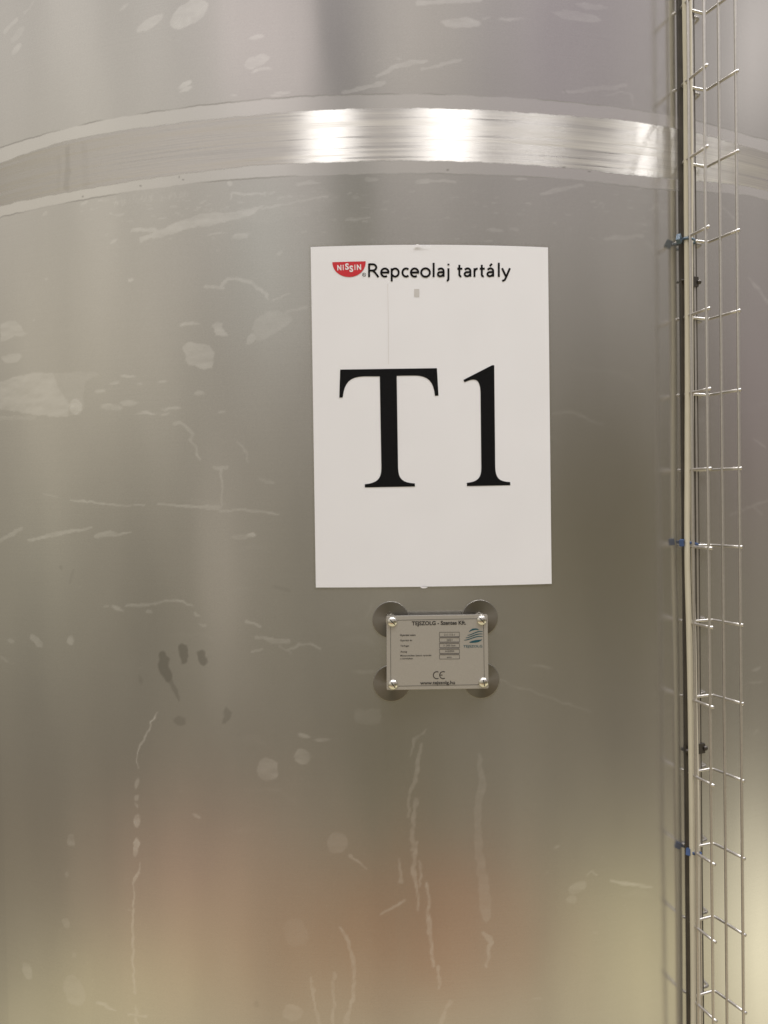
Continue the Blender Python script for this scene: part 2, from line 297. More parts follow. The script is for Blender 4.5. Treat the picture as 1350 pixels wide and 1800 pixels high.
# damp finger marks, plus painted reflection streaks on the weld band
D_ = dict(field=SMU_REFL, soft=.0022)
stroke([(286, 1150), (288, 1162), (286, 1172), (297, 1192)], [7, 9, 10, 8], .9, **D_); stroke([(296, 1190), (306, 1212), (316, 1232)], [6, 4.5, 1.5], .6, **D_)
stroke([(321, 1140), (322, 1150), (324, 1160)], [8, 9, 6], .95, **D_); stroke([(355, 1151), (357, 1162)], [8, 8], .95, **D_)
ell(247, 1195, 4, 9, 0, .35, **D_); ell(316, 1267, 13, 9, 0, .5, **D_); poly([(392, 1248), (398, 1243), (409, 1252), (398, 1272), (390, 1270)], .6, **D_)
ell(107, 998, 4, 5, 0, .3, **D_); stroke([(130, 1005), (122, 1022)], 3, .2, **D_); stroke([(482, 1032), (510, 1038)], 4, .2, **D_); ell(452, 1766, 6, 6, 0, .25, **D_)
stroke([(119, 262), (118, 330)], 6, .3, field=SMU_REFL, soft=.003); stroke([(147, 258), (150, 322)], 8, .12, field=SMU_REFL, soft=.004); stroke([(104, 275), (103, 332)], 4, .12, field=SMU_REFL, soft=.004)  # upright dark reflections on the band, put into the wall colour
stroke([(1172, 192), (1180, 208)], [8, 3], .3, field=SMU_REFL, soft=.003); stroke([(992, 158), (994, 164)], 2, .3, field=SMU_REFL)
for x, y in [(144, 344), (246, 327), (316, 311), (323, 317), (993, 296), (790, 298), (1035, 302)]: ell(x, y, 2.2, 2, 0, .9, field=SMU_REFL, soft=.0008)

# weld band: four traced edges
e1 = [(2, 259), (160, 215.6), (249, 200), (382, 182), (524, 170), (600, 167.5), (733, 165), (831, 168), (916, 173), (987, 179), (1120, 194), (1199, 206), (1305, 235), (1350, 247)]
e2 = [(0, 287), (111, 249), (209, 231), (400, 207), (600, 192), (822, 192), (911, 198), (1044, 207), (1113, 213.5), (1199, 228), (1305, 256), (1350, 268)]
e3 = [(0, 362), (160, 331), (311, 307), (444, 291), (600, 284.5), (822, 284), (938, 290), (1044, 300), (1133, 311), (1199, 317), (1302, 325), (1350, 336)]
e4 = [(0, 382), (160, 349), (338, 322), (600, 307), (849, 307), (982, 313), (1133, 331), (1187, 335), (1302, 341), (1350, 352)]
def edge(e):
    ps = np.array([surf(*p) for p in e]); xs = S[:ND]
    zz = np.interp(xs, ps[:, 0], ps[:, 1])
    kern = np.hanning(61); kern /= kern.sum(); zz = np.convolve(np.pad(zz, 30, mode='edge'), kern, 'valid')
    return zz + .0006 * vnoise(xs, 0 * xs, .012, 1, 21 + len(e) + int(e[0][1])) + .0003 * vnoise(xs, 0 * xs, .003, 1, 33 + int(e[0][1]))
E1, E2, E3, E4 = map(edge, (e1, e2, e3, e4))
ramp01 = lambda d, soft: np.clip(d / soft + .5, 0, 1)
brushed = ramp01(E2 - dZ, .0012) * ramp01(dZ - E3, .0012)
strip = ramp01(E1 - dZ, .0012) * ramp01(dZ - E2, .0012) + ramp01(E3 - dZ, .0012) * ramp01(dZ - E4, .0012)
ln = np.exp(-((dZ - E1) / .0009) ** 2) * np.clip(.55 + .8 * vnoise(dS, 0 * dS, .03, 1, 41), 0, 1) + np.exp(-((dZ - E4) / .0009) ** 2) * np.clip(.4 + .7 * vnoise(dS, 0 * dS, .04, 1, 42), 0, 1) \
    + .30 * np.exp(-((dZ - E3) / .0009) ** 2) + .25 * np.exp(-((dZ - E2) / .0009) ** 2)
RES = RES * (1 - .75 * brushed)
def full(f, s_edge=False):
    o = np.zeros((NZ, NS)); o[:, :ND] = f
    k_ = np.linspace(0, 1, NS - ND + 2)[1:-1]
    if s_edge: o[:, ND:] = f[:, -1:] * (1 - k_) + f[:, :1] * k_
    return o
att = {'residue': full(RES), 'smudge_reflection': full(SMU_REFL), 'brushed': full(brushed, True), 'strip': full(strip, True), 'seamline': full(ln, True)}

m = bpy.data.materials.new('stainless steel sheet'); m.use_nodes = True; N, L = link_nodes(m)
b = N['Principled BSDF']
def A(n_):
    a = N.new('ShaderNodeAttribute'); a.attribute_name = n_; return a.outputs['Fac']
def M(op, *ins, clamp=False):
    n = N.new('ShaderNodeMath'); n.operation = op; n.use_clamp = clamp
    for i, v in enumerate(ins):
        if isinstance(v, (int, float)): n.inputs[i].default_value = v
        else: L.new(v, n.inputs[i])
    return n.outputs[0]
def MIX(f, a_, b_):
    n = N.new('ShaderNodeMix'); n.data_type = 'RGBA'
    L.new(f, n.inputs['Factor'])
    for sck, v in ((n.inputs[6], a_), (n.inputs[7], b_)):
        if isinstance(v, tuple): sck.default_value = (*v, 1)
        else: L.new(v, sck)
    return n.outputs[2]
def NOISE(vec, scl, det=3, rough=.5):
    mp = N.new('ShaderNodeMapping'); mp.inputs['Scale'].default_value = scl; L.new(vec, mp.inputs[0])
    n = N.new('ShaderNodeTexNoise'); n.inputs['Scale'].default_value = 1; n.inputs['Detail'].default_value = det; n.inputs['Roughness'].default_value = rough
    L.new(mp.outputs[0], n.inputs['Vector']); return n.outputs[0]
tcn = N.new('ShaderNodeTexCoord'); OB = tcn.outputs['Object']
line_n = NOISE(OB, (5, 5, 900), 5, .65)       # brushing lines run round the tank
band_n = NOISE(OB, (3, 3, 260), 6, .7)
grain = NOISE(OB, (500, 500, 700), 2)
patch = NOISE(OB, (3.1, 3.1, 2.2), 5, .6)
vert = NOISE(OB, (14, 14, .9), 4, .6)
res, smu_refl, bru, stp, lin = A('residue'), A('smudge_reflection'), A('brushed'), A('strip'), A('seamline')
c = MIX(patch, (.545, .53, .505), (.70, .685, .655))
c = MIX(M('MULTIPLY', line_n, .35), c, (.50, .49, .465))
c = MIX(M('MULTIPLY', grain, .5), c, (.48, .47, .45))
c = MIX(bru, c, MIX(M('MULTIPLY', M('SUBTRACT', band_n, .3), 2.2, clamp=True), (.50, .485, .46), (.74, .72, .69)))
c = MIX(M('MULTIPLY', stp, .6), c, (.72, .705, .68))
c = MIX(M('MULTIPLY', res, .95), c, (.78, .77, .74))
c = MIX(M('MULTIPLY', smu_refl, .5), c, (.20, .19, .165))
c = MIX(M('MULTIPLY', lin, .5, clamp=True), c, (.13, .12, .11))
L.new(c, b.inputs['Base Color'])
rg = M('ADD', M('MULTIPLY', patch, .05), .165)
rg = M('ADD', rg, M('MULTIPLY', M('SUBTRACT', vert, .5), .08))
rg = M('ADD', rg, M('MULTIPLY', res, .05)); rg = M('ADD', rg, M('MULTIPLY', stp, .03)); rg = M('ADD', rg, M('MULTIPLY', bru, .18))
rg = M('ADD', rg, M('MULTIPLY', M('MULTIPLY', bru, M('SUBTRACT', band_n, .5)), .22), clamp=True)
L.new(rg, b.inputs['Roughness'])
mt = M('SUBTRACT', .87, M('MULTIPLY', res, .20)); mt = M('SUBTRACT', mt, M('MULTIPLY', stp, .03)); mt = M('SUBTRACT', mt, M('MULTIPLY', lin, .4), clamp=True)
L.new(mt, b.inputs['Metallic'])
L.new(M('ADD', .35, M('MULTIPLY', bru, .52)), b.inputs['Anisotropic']); b.inputs['Anisotropic Rotation'].default_value = .25
tg = N.new('ShaderNodeTangent'); tg.direction_type = 'RADIAL'; tg.axis = 'Z'; L.new(tg.outputs[0], b.inputs['Tangent'])
bp = N.new('ShaderNodeBump'); bp.inputs['Strength'].default_value = .10; bp.inputs['Distance'].default_value = .0004
L.new(M('ADD', M('MULTIPLY', line_n, .25), M('MULTIPLY', M('MULTIPLY', bru, band_n), .9)), bp.inputs['Height'])
bp2 = N.new('ShaderNodeBump'); bp2.inputs['Strength'].default_value = .5; bp2.inputs['Distance'].default_value = .004
L.new(NOISE(OB, (6, 6, 2.4), 2), bp2.inputs['Height']); L.new(bp.outputs[0], bp2.inputs['Normal']); L.new(bp2.outputs[0], b.inputs['Normal'])
# the cold-rolled sheet scatters in a tight lobe, the brushed band in a wide one
gA = N.new('ShaderNodeBsdfAnisotropic'); gA.distribution = 'BECKMANN'; gB = N.new('ShaderNodeBsdfAnisotropic'); gB.distribution = 'BECKMANN'
rA = M('ADD', M('ADD', M('MULTIPLY', patch, .05), .17), M('ADD', M('MULTIPLY', M('SUBTRACT', vert, .5), .08), M('ADD', M('MULTIPLY', res, .05), M('MULTIPLY', stp, .05))))
rB = M('ADD', .40, M('MULTIPLY', M('SUBTRACT', band_n, .5), .75))
for g_, r__, an_ in ((gA, rA, .18), (gB, rB, .72)):
    L.new(c, g_.inputs['Color']); L.new(r__, g_.inputs['Roughness']); g_.inputs['Anisotropy'].default_value = an_; g_.inputs['Rotation'].default_value = .0
    L.new(tg.outputs[0], g_.inputs['Tangent']); L.new(bp2.outputs[0], g_.inputs['Normal'])
df = N.new('ShaderNodeBsdfDiffuse'); L.new(c, df.inputs['Color']); L.new(bp2.outputs[0], df.inputs['Normal'])
def MS(f, a_, b_):
    n = N.new('ShaderNodeMixShader'); L.new(f, n.inputs[0]); L.new(a_, n.inputs[1]); L.new(b_, n.inputs[2]); return n.outputs[0]
sh = MS(bru, gA.outputs[0], gB.outputs[0])
L.new(MS(M('SUBTRACT', 1, mt, clamp=True), sh, df.outputs[0]), N['Material Output'].inputs['Surface'])
N.remove(b)
M_TANK = m

tank = empty('storage_tank', (X0, AX, 0), 'large round stainless steel tank wall with pale scuffs and a brushed weld band', 'tank')
SSf = SS.copy()
vx, vy, vz = wall(SS, ZZ); vx = vx - X0; vy = vy - AX
V = np.stack([vx, vy, vz], -1).reshape(-1, 3)
ii = np.arange(NS); jj = np.arange(NZ - 1)
I, J = np.meshgrid(ii, jj); I2 = (I + 1) % NS
quads = np.stack([J * NS + I, J * NS + I2, (J + 1) * NS + I2, (J + 1) * NS + I], -1)
zc = (Z[:-1] + Z[1:]) / 2
E1f = np.interp(np.clip(S, s_d[0], s_d[-1]), s_d, E1); E4f = np.interp(np.clip(S, s_d[0], s_d[-1]), s_d, E4)
kk = np.linspace(0, 1, NS - ND + 2)[1:-1]; E1f[ND:] = E1[-1] * (1 - kk) + E1[0] * kk; E4f[ND:] = E4[-1] * (1 - kk) + E4[0] * kk
inband = (zc[:, None] < E1f[None, :] + .001) & (zc[:, None] > E4f[None, :] - .001)
def grid_obj(name, sel):
    q = quads[sel]; used = np.unique(q); remap = np.full(len(V), -1, np.int64); remap[used] = np.arange(len(used))
    me = bpy.data.meshes.new(name); nq = len(q)
    me.vertices.add(len(used)); me.vertices.foreach_set('co', V[used].astype(np.float32).ravel())
    me.loops.add(nq * 4); me.loops.foreach_set('vertex_index', remap[q].astype(np.int32).ravel())
    me.polygons.add(nq); me.polygons.foreach_set('loop_start', np.arange(0, nq * 4, 4, dtype=np.int32))
    me.polygons.foreach_set('use_smooth', np.ones(nq, bool))
    for k_, f in att.items():
        a = me.attributes.new(k_, 'FLOAT', 'POINT'); a.data.foreach_set('value', f.reshape(-1)[used].astype(np.float32))
    me.update(calc_edges=True)
    # exact cylinder normals so the two pieces shade as one wall
    nn = V[used].copy(); nn[:, 2] = 0; nn /= np.linalg.norm(nn, axis=1)[:, None]
    me.normals_split_custom_set_from_vertices(nn.astype(np.float32).tolist()) if len(used) < 10 else None
    me.materials.append(M_TANK); o = bpy.data.objects.new(name, me); COL.objects.link(o); o.parent = tank; return o
grid_obj('wall_sheet', ~inband)
gb = grid_obj('weld_band', inband); gb['label'] = 'brushed horizontal weld band with pale edges'
M_PLAIN = mat('plain stainless steel', (.6, .58, .55), .35, 1, bump=.1, var=.05)
prof = [(R, 2.9), (R - .01, 2.94), (R - .06, 2.98), (R * .6, 3.12), (R * .2, 3.2), (.0, 3.2)]
for z_s in (1, -1):
    bm = bmesh.new()
    rings = []
    for r_, z_ in prof[:-1]:
        zz = z_ if z_s > 0 else .25 - (z_ - 2.9) * .5
        rings.append([bm.verts.new((r_ * math.sin(2 * math.pi * k_ / 96), r_ * math.cos(2 * math.pi * k_ / 96), zz)) for k_ in range(96)])
    for r0, r1 in zip(rings[:-1], rings[1:]):
        for k_ in range(96): bm.faces.new((r0[k_], r0[(k_ + 1) % 96], r1[(k_ + 1) % 96], r1[k_]))
    bm.faces.new(rings[-1])
    bobj('tank_roof' if z_s > 0 else 'tank_bottom', bm, M_PLAIN, tank, True)

# ------------------------------------------------------------------ printed shapes laid on a surface measured in the photograph
def px_mesh(name, rings_or_mesh, mapper, material, parent, step=None):
    """flat shapes in photo px -> mesh on the mapper's surface"""
    bm = rings_or_mesh
    if step:
        xs = [v.co.x for v in bm.verts]; x = math.floor(min(xs) / step) * step + step
        while x < max(xs):
            g = bm.verts[:] + bm.edges[:] + bm.faces[:]; bmesh.ops.bisect_plane(bm, geom=g, plane_co=(x, 0, 0), plane_no=(1, 0, 0)); x += step
    for v in bm.verts: v.co = mapper(v.co.x, v.co.y)
    bmesh.ops.recalc_face_normals(bm, faces=bm.faces[:])
    for f in bm.faces:
        if f.normal.y > 0: f.normal_flip()
    return bobj(name, bm, material, parent)
def bm_poly(bm, pts):
    vs = [bm.verts.new((x, y, 0)) for x, y in pts]; f = bm.faces.new(vs); f.normal_update()
    bmesh.ops.triangulate(bm, faces=[f]); return bm
def ribbon(bm, pts, w):
    """monoline pen stroke with round ends"""
    P = [Vector((x, y)) for x, y in pts]; n = len(P)
    Ls, Rs = [], []
    for i in range(n):
        t = (P[min(i + 1, n - 1)] - P[max(i - 1, 0)]).normalized(); q = Vector((-t.y, t.x)) * w / 2
        Ls.append(P[i] + q); Rs.append(P[i] - q)
    for i in range(n - 1):
        bm.faces.new([bm.verts.new((*p, 0)) for p in (Ls[i], Ls[i + 1], Rs[i + 1], Rs[i])])
def text_bm(txt, cx, cy, width, height, bold=0.0, align='C', slant=0.0, ang=0.0, bm=None):
    """text fitted to a box in px (x centre or left, y centre of caps)"""
    cu = bpy.data.curves.new('t', 'FONT'); cu.body = txt; cu.size = 1; cu.offset = bold; cu.resolution_u = 4; cu.fill_mode = 'FRONT'
    o = bpy.data.objects.new('t', cu); COL.objects.link(o); dg = bpy.context.evaluated_depsgraph_get(); me = bpy.data.meshes.new_from_object(o.evaluated_get(dg))
    bpy.data.objects.remove(o); bpy.data.curves.remove(cu)
    xs = [v.co.x for v in me.vertices]; x0, x1 = min(xs), max(xs); capH = .73
    kx = width / (x1 - x0); ky = height / capH
    own = bm is None
    if own: bm = bmesh.new()
    idx = []
    for v in me.vertices:
        X = (v.co.x - x0) * kx - (width / 2 if align == 'C' else 0); Y = -(v.co.y - capH / 2) * ky
        X, Y = X * math.cos(ang) - Y * math.sin(ang), X * math.sin(ang) + Y * math.cos(ang)
        idx.append(bm.verts.new((cx + X, cy + Y, 0)))
    for p in me.polygons: bm.faces.new([idx[i] for i in p.vertices])
    bpy.data.meshes.remove(me)
    return bm

# ------------------------------------------------------------------ laminated sign
M_PAPER = mat('white printer paper', (.885, .885, .925), .7, bump=.05, var=.012, vscale=14)
M_INK = mat('black ink', (.008, .008, .009), .6, spec=.05)
M_RED = mat('red ink', (.62, .018, .030), .5)
M_WHITE = mat('white print', (.86, .85, .875), .6)
M_GHOST = mat('grey show through', (.62, .60, .59), .7)
M_GHOST2 = mat('faint show through', (.74, .71, .705), .7)
mf = bpy.data.materials.new('clear laminate film'); mf.use_nodes = True; N2, L2 = link_nodes(mf); N2.clear()
tr = N2.new('ShaderNodeBsdfTransparent'); tr.inputs[0].default_value = (.985, .985, .98, 1); gl = N2.new('ShaderNodeBsdfGlossy'); gl.inputs['Roughness'].default_value = .22; fr = N2.new('ShaderNodeFresnel'); fr.inputs[0].default_value = 1.5
nzf = N2.new('ShaderNodeTexNoise'); nzf.inputs['Scale'].default_value = 22; tcf = N2.new('ShaderNodeTexCoord'); L2.new(tcf.outputs['Object'], nzf.inputs['Vector'])
bf = N2.new('ShaderNodeBump'); bf.inputs['Strength'].default_value = .25; bf.inputs['Distance'].default_value = .002; L2.new(nzf.outputs[0], bf.inputs['Height']); L2.new(bf.outputs[0], gl.inputs['Normal'])
mxf = N2.new('ShaderNodeMixShader'); ge = N2.new('ShaderNodeNewGeometry'); iv = N2.new('ShaderNodeMath'); iv.operation = 'SUBTRACT'; iv.inputs[0].default_value = 1; L2.new(ge.outputs['Backfacing'], iv.inputs[1])
mu = N2.new('ShaderNodeMath'); mu.operation = 'MULTIPLY'; L2.new(fr.outputs[0], mu.inputs[0]); L2.new(iv.outputs[0], mu.inputs[1]); mu2 = N2.new('ShaderNodeMath'); mu2.operation = 'MULTIPLY'; mu2.inputs[1].default_value = .18; L2.new(mu.outputs[0], mu2.inputs[0]); L2.new(mu2.outputs[0], mxf.inputs[0]); L2.new(tr.outputs[0], mxf.inputs[1]); L2.new(gl.outputs[0], mxf.inputs[2])
of = N2.new('ShaderNodeOutputMaterial'); L2.new(mxf.outputs[0], of.inputs[0])

corn = [(546.5, 435), (962.5, 435.5), (969, 1026), (555.5, 1032.5)]
cs_ = [surf(*p) for p in corn]
sign_c = Vector([float(v) for v in on_wall(757, 1031)])
sign = empty('laminated_sign', sign_c, 'white laminated sheet reading T1 stuck on the tank above the small nameplate', 'sign')
def sheet(name, grow, g0, g1, material, parent, nx=60, ny=60, wav=.00007, round_=0.0):
    """curved sheet g0..g1 above the wall, grown by `grow` metres round the paper"""
    vs, fs = [], []
    def P(a, b_, g):
        (s0, z0), (s1, z1), (s2, z2), (s3, z3) = cs_
        s = (s0 * (1 - a) + s1 * a) * (1 - b_) + (s3 * (1 - a) + s2 * a) * b_; z = (z0 * (1 - a) + z1 * a) * (1 - b_) + (z3 * (1 - a) + z2 * a) * b_
        s += (a - .5) * 2 * grow; z -= (b_ - .5) * 2 * grow
        w_ = wav * (math.sin(a * 9 + b_ * 5) * math.sin(b_ * 13 + 1) + .6 * math.sin(a * 23 - b_ * 7))
        return wall(s, z, g + w_)
    for lay, g in ((0, g1), (1, g0)):
        for j in range(ny + 1):
            for i in range(nx + 1): vs.append(Vector([float(q) for q in P(i / nx, j / ny, g)]) - sign_c)
    n = (nx + 1) * (ny + 1)
    for j in range(ny):
        for i in range(nx):
            a = j * (nx + 1) + i; f = (a, a + nx + 1, a + nx + 2, a + 1); fs.append(f); fs.append(tuple(q + n for q in f[::-1]))
    rim = [i for i in range(nx + 1)] + [j * (nx + 1) + nx for j in range(1, ny + 1)] + [ny * (nx + 1) + i for i in range(nx - 1, -1, -1)] + [j * (nx + 1) for j in range(ny - 1, 0, -1)]
    for a, c_ in zip(rim, rim[1:] + rim[:1]): fs.append((a, c_, c_ + n, a + n))
    return mobj(name, vs, fs, material, parent, False)
paper = sheet('paper_sheet', 0, .0009, .0013, M_PAPER, sign)
pouch = sheet('laminate_pouch', .0030, .0021, .0024, mf, sign)
sw = lambda x, y: Vector([float(v) for v in on_wall(x, y, .00165)]) - sign_c
# seam tabs of tape at the top and bottom edge
bm = bmesh.new(); bm_poly(bm, [(728, 432), (733, 429), (744, 432.5), (760, 433.5), (728, 434)])
px_mesh('tape_tab', bm, lambda x, y: Vector([float(v) for v in on_wall(x, y, .0027)]) - sign_c, M_WHITE, sign)
bm = bmesh.new(); bm_poly(bm, [(738, 1031.5), (752, 1032), (748, 1034), (742, 1034)])
px_mesh('tape_tab', bm, lambda x, y: Vector([float(v) for v in on_wall(x, y, .0027)]) - sign_c, M_WHITE, sign)

def z1(p): return (530 + p[0] / 2.857, 420 + p[1] / 2.857)
def bez(a, b_, c_, d, n=8): return [tuple(((1 - t) ** 3 * a[k_] + 3 * (1 - t) ** 2 * t * b_[k_] + 3 * (1 - t) * t * t * c_[k_] + t ** 3 * d[k_]) for k_ in (0, 1)) for t in [i / n for i in range(1, n + 1)]]
Tpts = [(194, 656), (680, 649), (688, 787), (670, 788)] + bez((670, 788), (664, 715), (636, 686), (565, 686)) + [(478, 687), (485, 1150)] + bez((485, 1150), (487, 1205), (505, 1224), (569, 1228)) + [(570, 1243), (318, 1248), (318, 1232)] \
    + bez((318, 1232), (380, 1226), (401, 1205), (401, 1150)) + [(393, 690), (315, 690)] + bez((315, 690), (240, 692), (215, 722), (207, 796)) + [(190, 797)]
Npts = [(957, 634), (968, 634), (973, 1145)] + bez((973, 1145), (975, 1200), (990, 1219), (1048, 1221)) + [(1049, 1237), (831, 1241), (830, 1225)] + bez((830, 1225), (885, 1220), (903, 1200), (903, 1150)) + [(899, 770)] \
    + bez((899, 770), (897, 700), (872, 695), (819, 719)) + [(813, 708)]
for nm, pts in (('printed_letter', Tpts), ('printed_digit', Npts)):
    bm = bmesh.new(); bm_poly(bm, [z1(p) for p in pts]); px_mesh(nm, bm, sw, M_INK, paper, step=9)
# heading, drawn as pen strokes
Kz = 3.6486
def arc(cx, cy, rx, ry, a0, a1, n=16): return [(cx + rx * math.cos(math.radians(a0 + (a1 - a0) * i / n)), cy - ry * math.sin(math.radians(a0 + (a1 - a0) * i / n))) for i in range(n + 1)]
ST = []
def g_e(c_, r_=24): ST.append(arc(c_, 142, r_, 26, 0, 305)); ST.append([(c_ - r_, 142), (c_ + r_ + 4, 142)])
def g_a(x): ST.append([(x + 2, 124)] + arc(x + 20, 133, 18, 17, 115, 0, 10) + [(x + 38, 169)]); ST.append([(x + 38, 139), (x + 22, 140)] + arc(x + 16, 153, 15, 13, 90, 270, 12) + [(x + 26, 164), (x + 38, 152)])
ST += [[(324, 84), (324, 171)], [(324, 89), (345, 89)] + arc(347, 109, 23, 20, 85, -85, 12) + [(324, 129)], [(346, 129), (362, 142), (384, 171)]]
g_e(425)
ST += [[(469, 115), (469, 199)], arc(491, 142, 23, 26, 150, -150, 18)]
ST.append(arc(561, 142, 23, 26, 48, 312))
g_e(616)
ST.append(arc(686, 142, 28, 27, 0, 360, 24))
ST.append([(738, 80), (738, 171)])
g_a(764)
ST += [[(833, 115), (833, 180)] + arc(823, 182, 10, 12, 0, -95, 8), [(833, 86), (833, 96)]]
ST += [[(903, 93), (903, 155)] + arc(914, 155, 11, 12, 180, 280, 8), [(890, 118), (922, 118)]]
g_a(936)
ST += [[(1000, 115), (1000, 171)], [(1000, 140)] + arc(1018, 136, 17, 18, 170, 80, 8)]
ST += [[(1047, 93), (1047, 155)] + arc(1058, 155, 11, 12, 180, 280, 8), [(1034, 118), (1066, 118)]]
g_a(1082); ST.append([(1098, 102), (1112, 86)])
ST.append([(1156, 80), (1156, 171)])
ST += [[(1177, 115), (1203, 170)], [(1227, 115), (1203, 172), (1194, 190), (1178, 197)]]
bm = bmesh.new()
for s_ in ST: ribbon(bm, [(560 + x / Kz, 440 + (y + (775 - x) * .001) / Kz) for x, y in s_], 12.8 / Kz)
px_mesh('printed_heading', bm, sw, M_INK, paper, step=9)
# red half-bowl logo with white letters
zb = lambda x, y: (560 + x / Kz, 440 + y / Kz)
bm = bmesh.new()
pts = [(88, 76), (302, 70)] + [(195 + 107 * math.cos(t), 72 + 99 * math.sin(t) ** .92 if math.sin(t) > 0 else 72) for t in [math.pi * i / 28 for i in range(1, 28)]]
bm_poly(bm, [zb(*p) for p in pts]); logo = px_mesh('printed_logo', bm, sw, M_RED, paper, step=9)
bm = bmesh.new()
for ch, cx, cy, w_, h_ in [('N', 133, 110, 26, 34), ('I', 158, 109, 5, 34), ('S', 182, 103, 24, 40), ('S', 210, 117, 24, 40), ('I', 233, 108, 5, 34), ('N', 259, 107, 27, 34)]:
    x, y = zb(cx, cy); text_bm(ch, x, y, w_ / Kz, h_ / Kz, bold=.035, ang=-.03, bm=bm)
sw2 = lambda x, y: Vector([float(v) for v in on_wall(x, y, .00175)]) - sign_c
px_mesh('logo_lettering', bm, sw2, M_WHITE, logo, step=9)
bm = bmesh.new(); x, y = zb(292, 156); text_bm('R', x, y, 9 / Kz, 11 / Kz, .02, bm=bm); ribbon(bm, [zb(*p) for p in arc(292, 156, 11, 11, 0, 360, 20)], 2.6 / Kz)
px_mesh('registered_mark', bm, sw, M_INK, paper)
bm = bmesh.new(); bm_poly(bm, [(728, 508), (737, 508), (737, 522), (728, 522)]); px_mesh('show_through_mark', bm, lambda x, y: Vector([float(v) for v in on_wall(x, y, .00152)]) - sign_c, M_GHOST, paper)
bm = bmesh.new(); ribbon(bm, [(681.5, 498), (682.5, 560), (683, 640)], .7); px_mesh('scan_line', bm, sw, M_GHOST2, paper)

# ------------------------------------------------------------------ nameplate on four studs
M_PLATE = mat('satin aluminium plate', (.57, .55, .515), .48, .8, bump=.25, var=.05, vscale=900)
M_EDGE = mat('bright plate edge', (.7, .68, .62), .35, .9)
M_DISC = mat('turned steel disc', (.28, .265, .24), .30, 1, aniso=.9, bump=.02, vscale=200)
N_, L_ = link_nodes(M_DISC); tgd = N_.new('ShaderNodeTangent'); tgd.direction_type = 'RADIAL'; tgd.axis = 'Z'; L_.new(tgd.outputs[0], N_['Principled BSDF'].inputs['Tangent'])
M_CHROME = mat('polished screw steel', (.78, .76, .70), .16, 1, bump=.1)
M_SLOT = mat('dark slot', (.02, .02, .02), .6)
M_PINK = mat('engraved black', (.035, .032, .03), .5)
M_TEAL = mat('blue green print', (.010, .075, .10), .45)
M_GREYP = mat('grey print', (.20, .185, .165), .5)
PC = (769, 1147)
s_c, z_c = surf(*PC); thc = float(s_c) / R
pn = Vector((math.sin(thc), -math.cos(thc), 0)); pt = Vector((math.cos(thc), math.sin(thc), 0)); pu = Vector((0, 0, 1))
OFF = .0150
wc = Vector((X0 + R * math.sin(thc), AX - R * math.cos(thc), float(z_c)))
plate_o = wc
def plane(x, y, off):
    d = Vector([float(v) for v in rays(x, y)]); o = Vector((0, 0, CAMZ)); p0 = wc + pn * off; t = (p0 - o).dot(pn) / d.dot(pn)
    return o + d * t - plate_o
npl = empty('nameplate', plate_o, 'small engraved metal nameplate held by four screws below the white sign', 'nameplate')
zp = lambda x, y: (640 + x / 5.192, 1040 + y / 5.192)
def rounded(cs, r_, n=6):
    o = []
    for i in range(4):
        p, a, c_ = Vector(cs[i]), Vector(cs[i - 1]), Vector(cs[(i + 1) % 4]); u = (a - p).normalized() * r_; v = (c_ - p).normalized() * r_
        for k_ in range(n + 1):
            t = k_ / n; o.append(tuple((1 - t) ** 2 * (p + u) + 2 * t * (1 - t) * p + t * t * (p + v)))
    return o
pc = rounded([zp(205, 222), zp(1128, 208), zp(1137, 885), zp(206, 899)], 3.2)
bm = bmesh.new()
top = [bm.verts.new(plane(x, y, OFF)) for x, y in pc]; bot = [bm.verts.new(plane(x, y, OFF) - pn * .0022) for x, y in pc]
bm.faces.new(top[::-1]); bm.faces.new(bot); 
for i in range(len(pc)): j = (i + 1) % len(pc); bm.faces.new((top[i], top[j], bot[j], bot[i]))
bmesh.ops.recalc_face_normals(bm, faces=bm.faces[:])
bmesh.ops.bevel(bm, geom=[e for e in bm.edges if all(v in set(top) for v in e.verts)], offset=.0005, segments=2, affect='EDGES')
pl = bobj('plate', bm, M_PLATE, npl)
pm = lambda x, y: plane(x, y, OFF + .00025)
bm = bmesh.new()
for a, c_ in [((262, 262), (1088, 246)), ((242, 300), (244, 850)), ((1090, 290), (1098, 830)), ((266, 864), (1080, 849))]: ribbon(bm, [zp(*a), zp(*c_)], .62)
for y0, y1 in [(371, 412), (422, 460), (474, 511), (527, 564), (577, 616)]:
    q = [(687, y0), (869, y0 - 1), (872, y1 - 2), (689, y1)]
    for i in range(4): ribbon(bm, [zp(*q[i]), zp(*q[(i + 1) % 4])], .6)
px_mesh('engraved_frame', bm, pm, M_PINK, pl)
bm = bmesh.new()
for yy in (417, 467, 519, 571): bm_poly(bm, [zp(690, yy - 5), zp(870, yy - 7), zp(870, yy + 4), zp(690, yy + 6)])
px_mesh('grey_dividers', bm, lambda x, y: plane(x, y, OFF + .0002), M_GREYP, pl)
bm = bmesh.new()
def T(txt, x0, x1, yc, h_, bold=0.0, ang=-.015):
    x, y = zp((x0 + x1) / 2, yc); text_bm(txt, x, y, (x1 - x0) / 5.192, h_ / 5.192, bold, ang=ang, bm=bm)
T('TEJSZOLG - Szentes Kft.', 436, 930, 285, 36, .030)
T('Gyártási szám', 328, 470, 396, 16, .022); T('Gyártási év', 328, 440, 444, 16, .012); T('Térfogat', 331, 412, 494, 16, .012); T('Anyag', 331, 392, 547, 16, .012)
T('Megengedett üzemi nyomás', 331, 614, 582, 15, .014); T('a tartályban', 331, 446, 610, 14, .014)
T('211115-1', 730, 828, 392, 18); T('2021', 753, 805, 441, 18); T('11.000 liter', 722, 838, 491, 17); T('AISI304', 738, 822, 543, 17); T('atm.', 757, 803, 597, 14, .01)
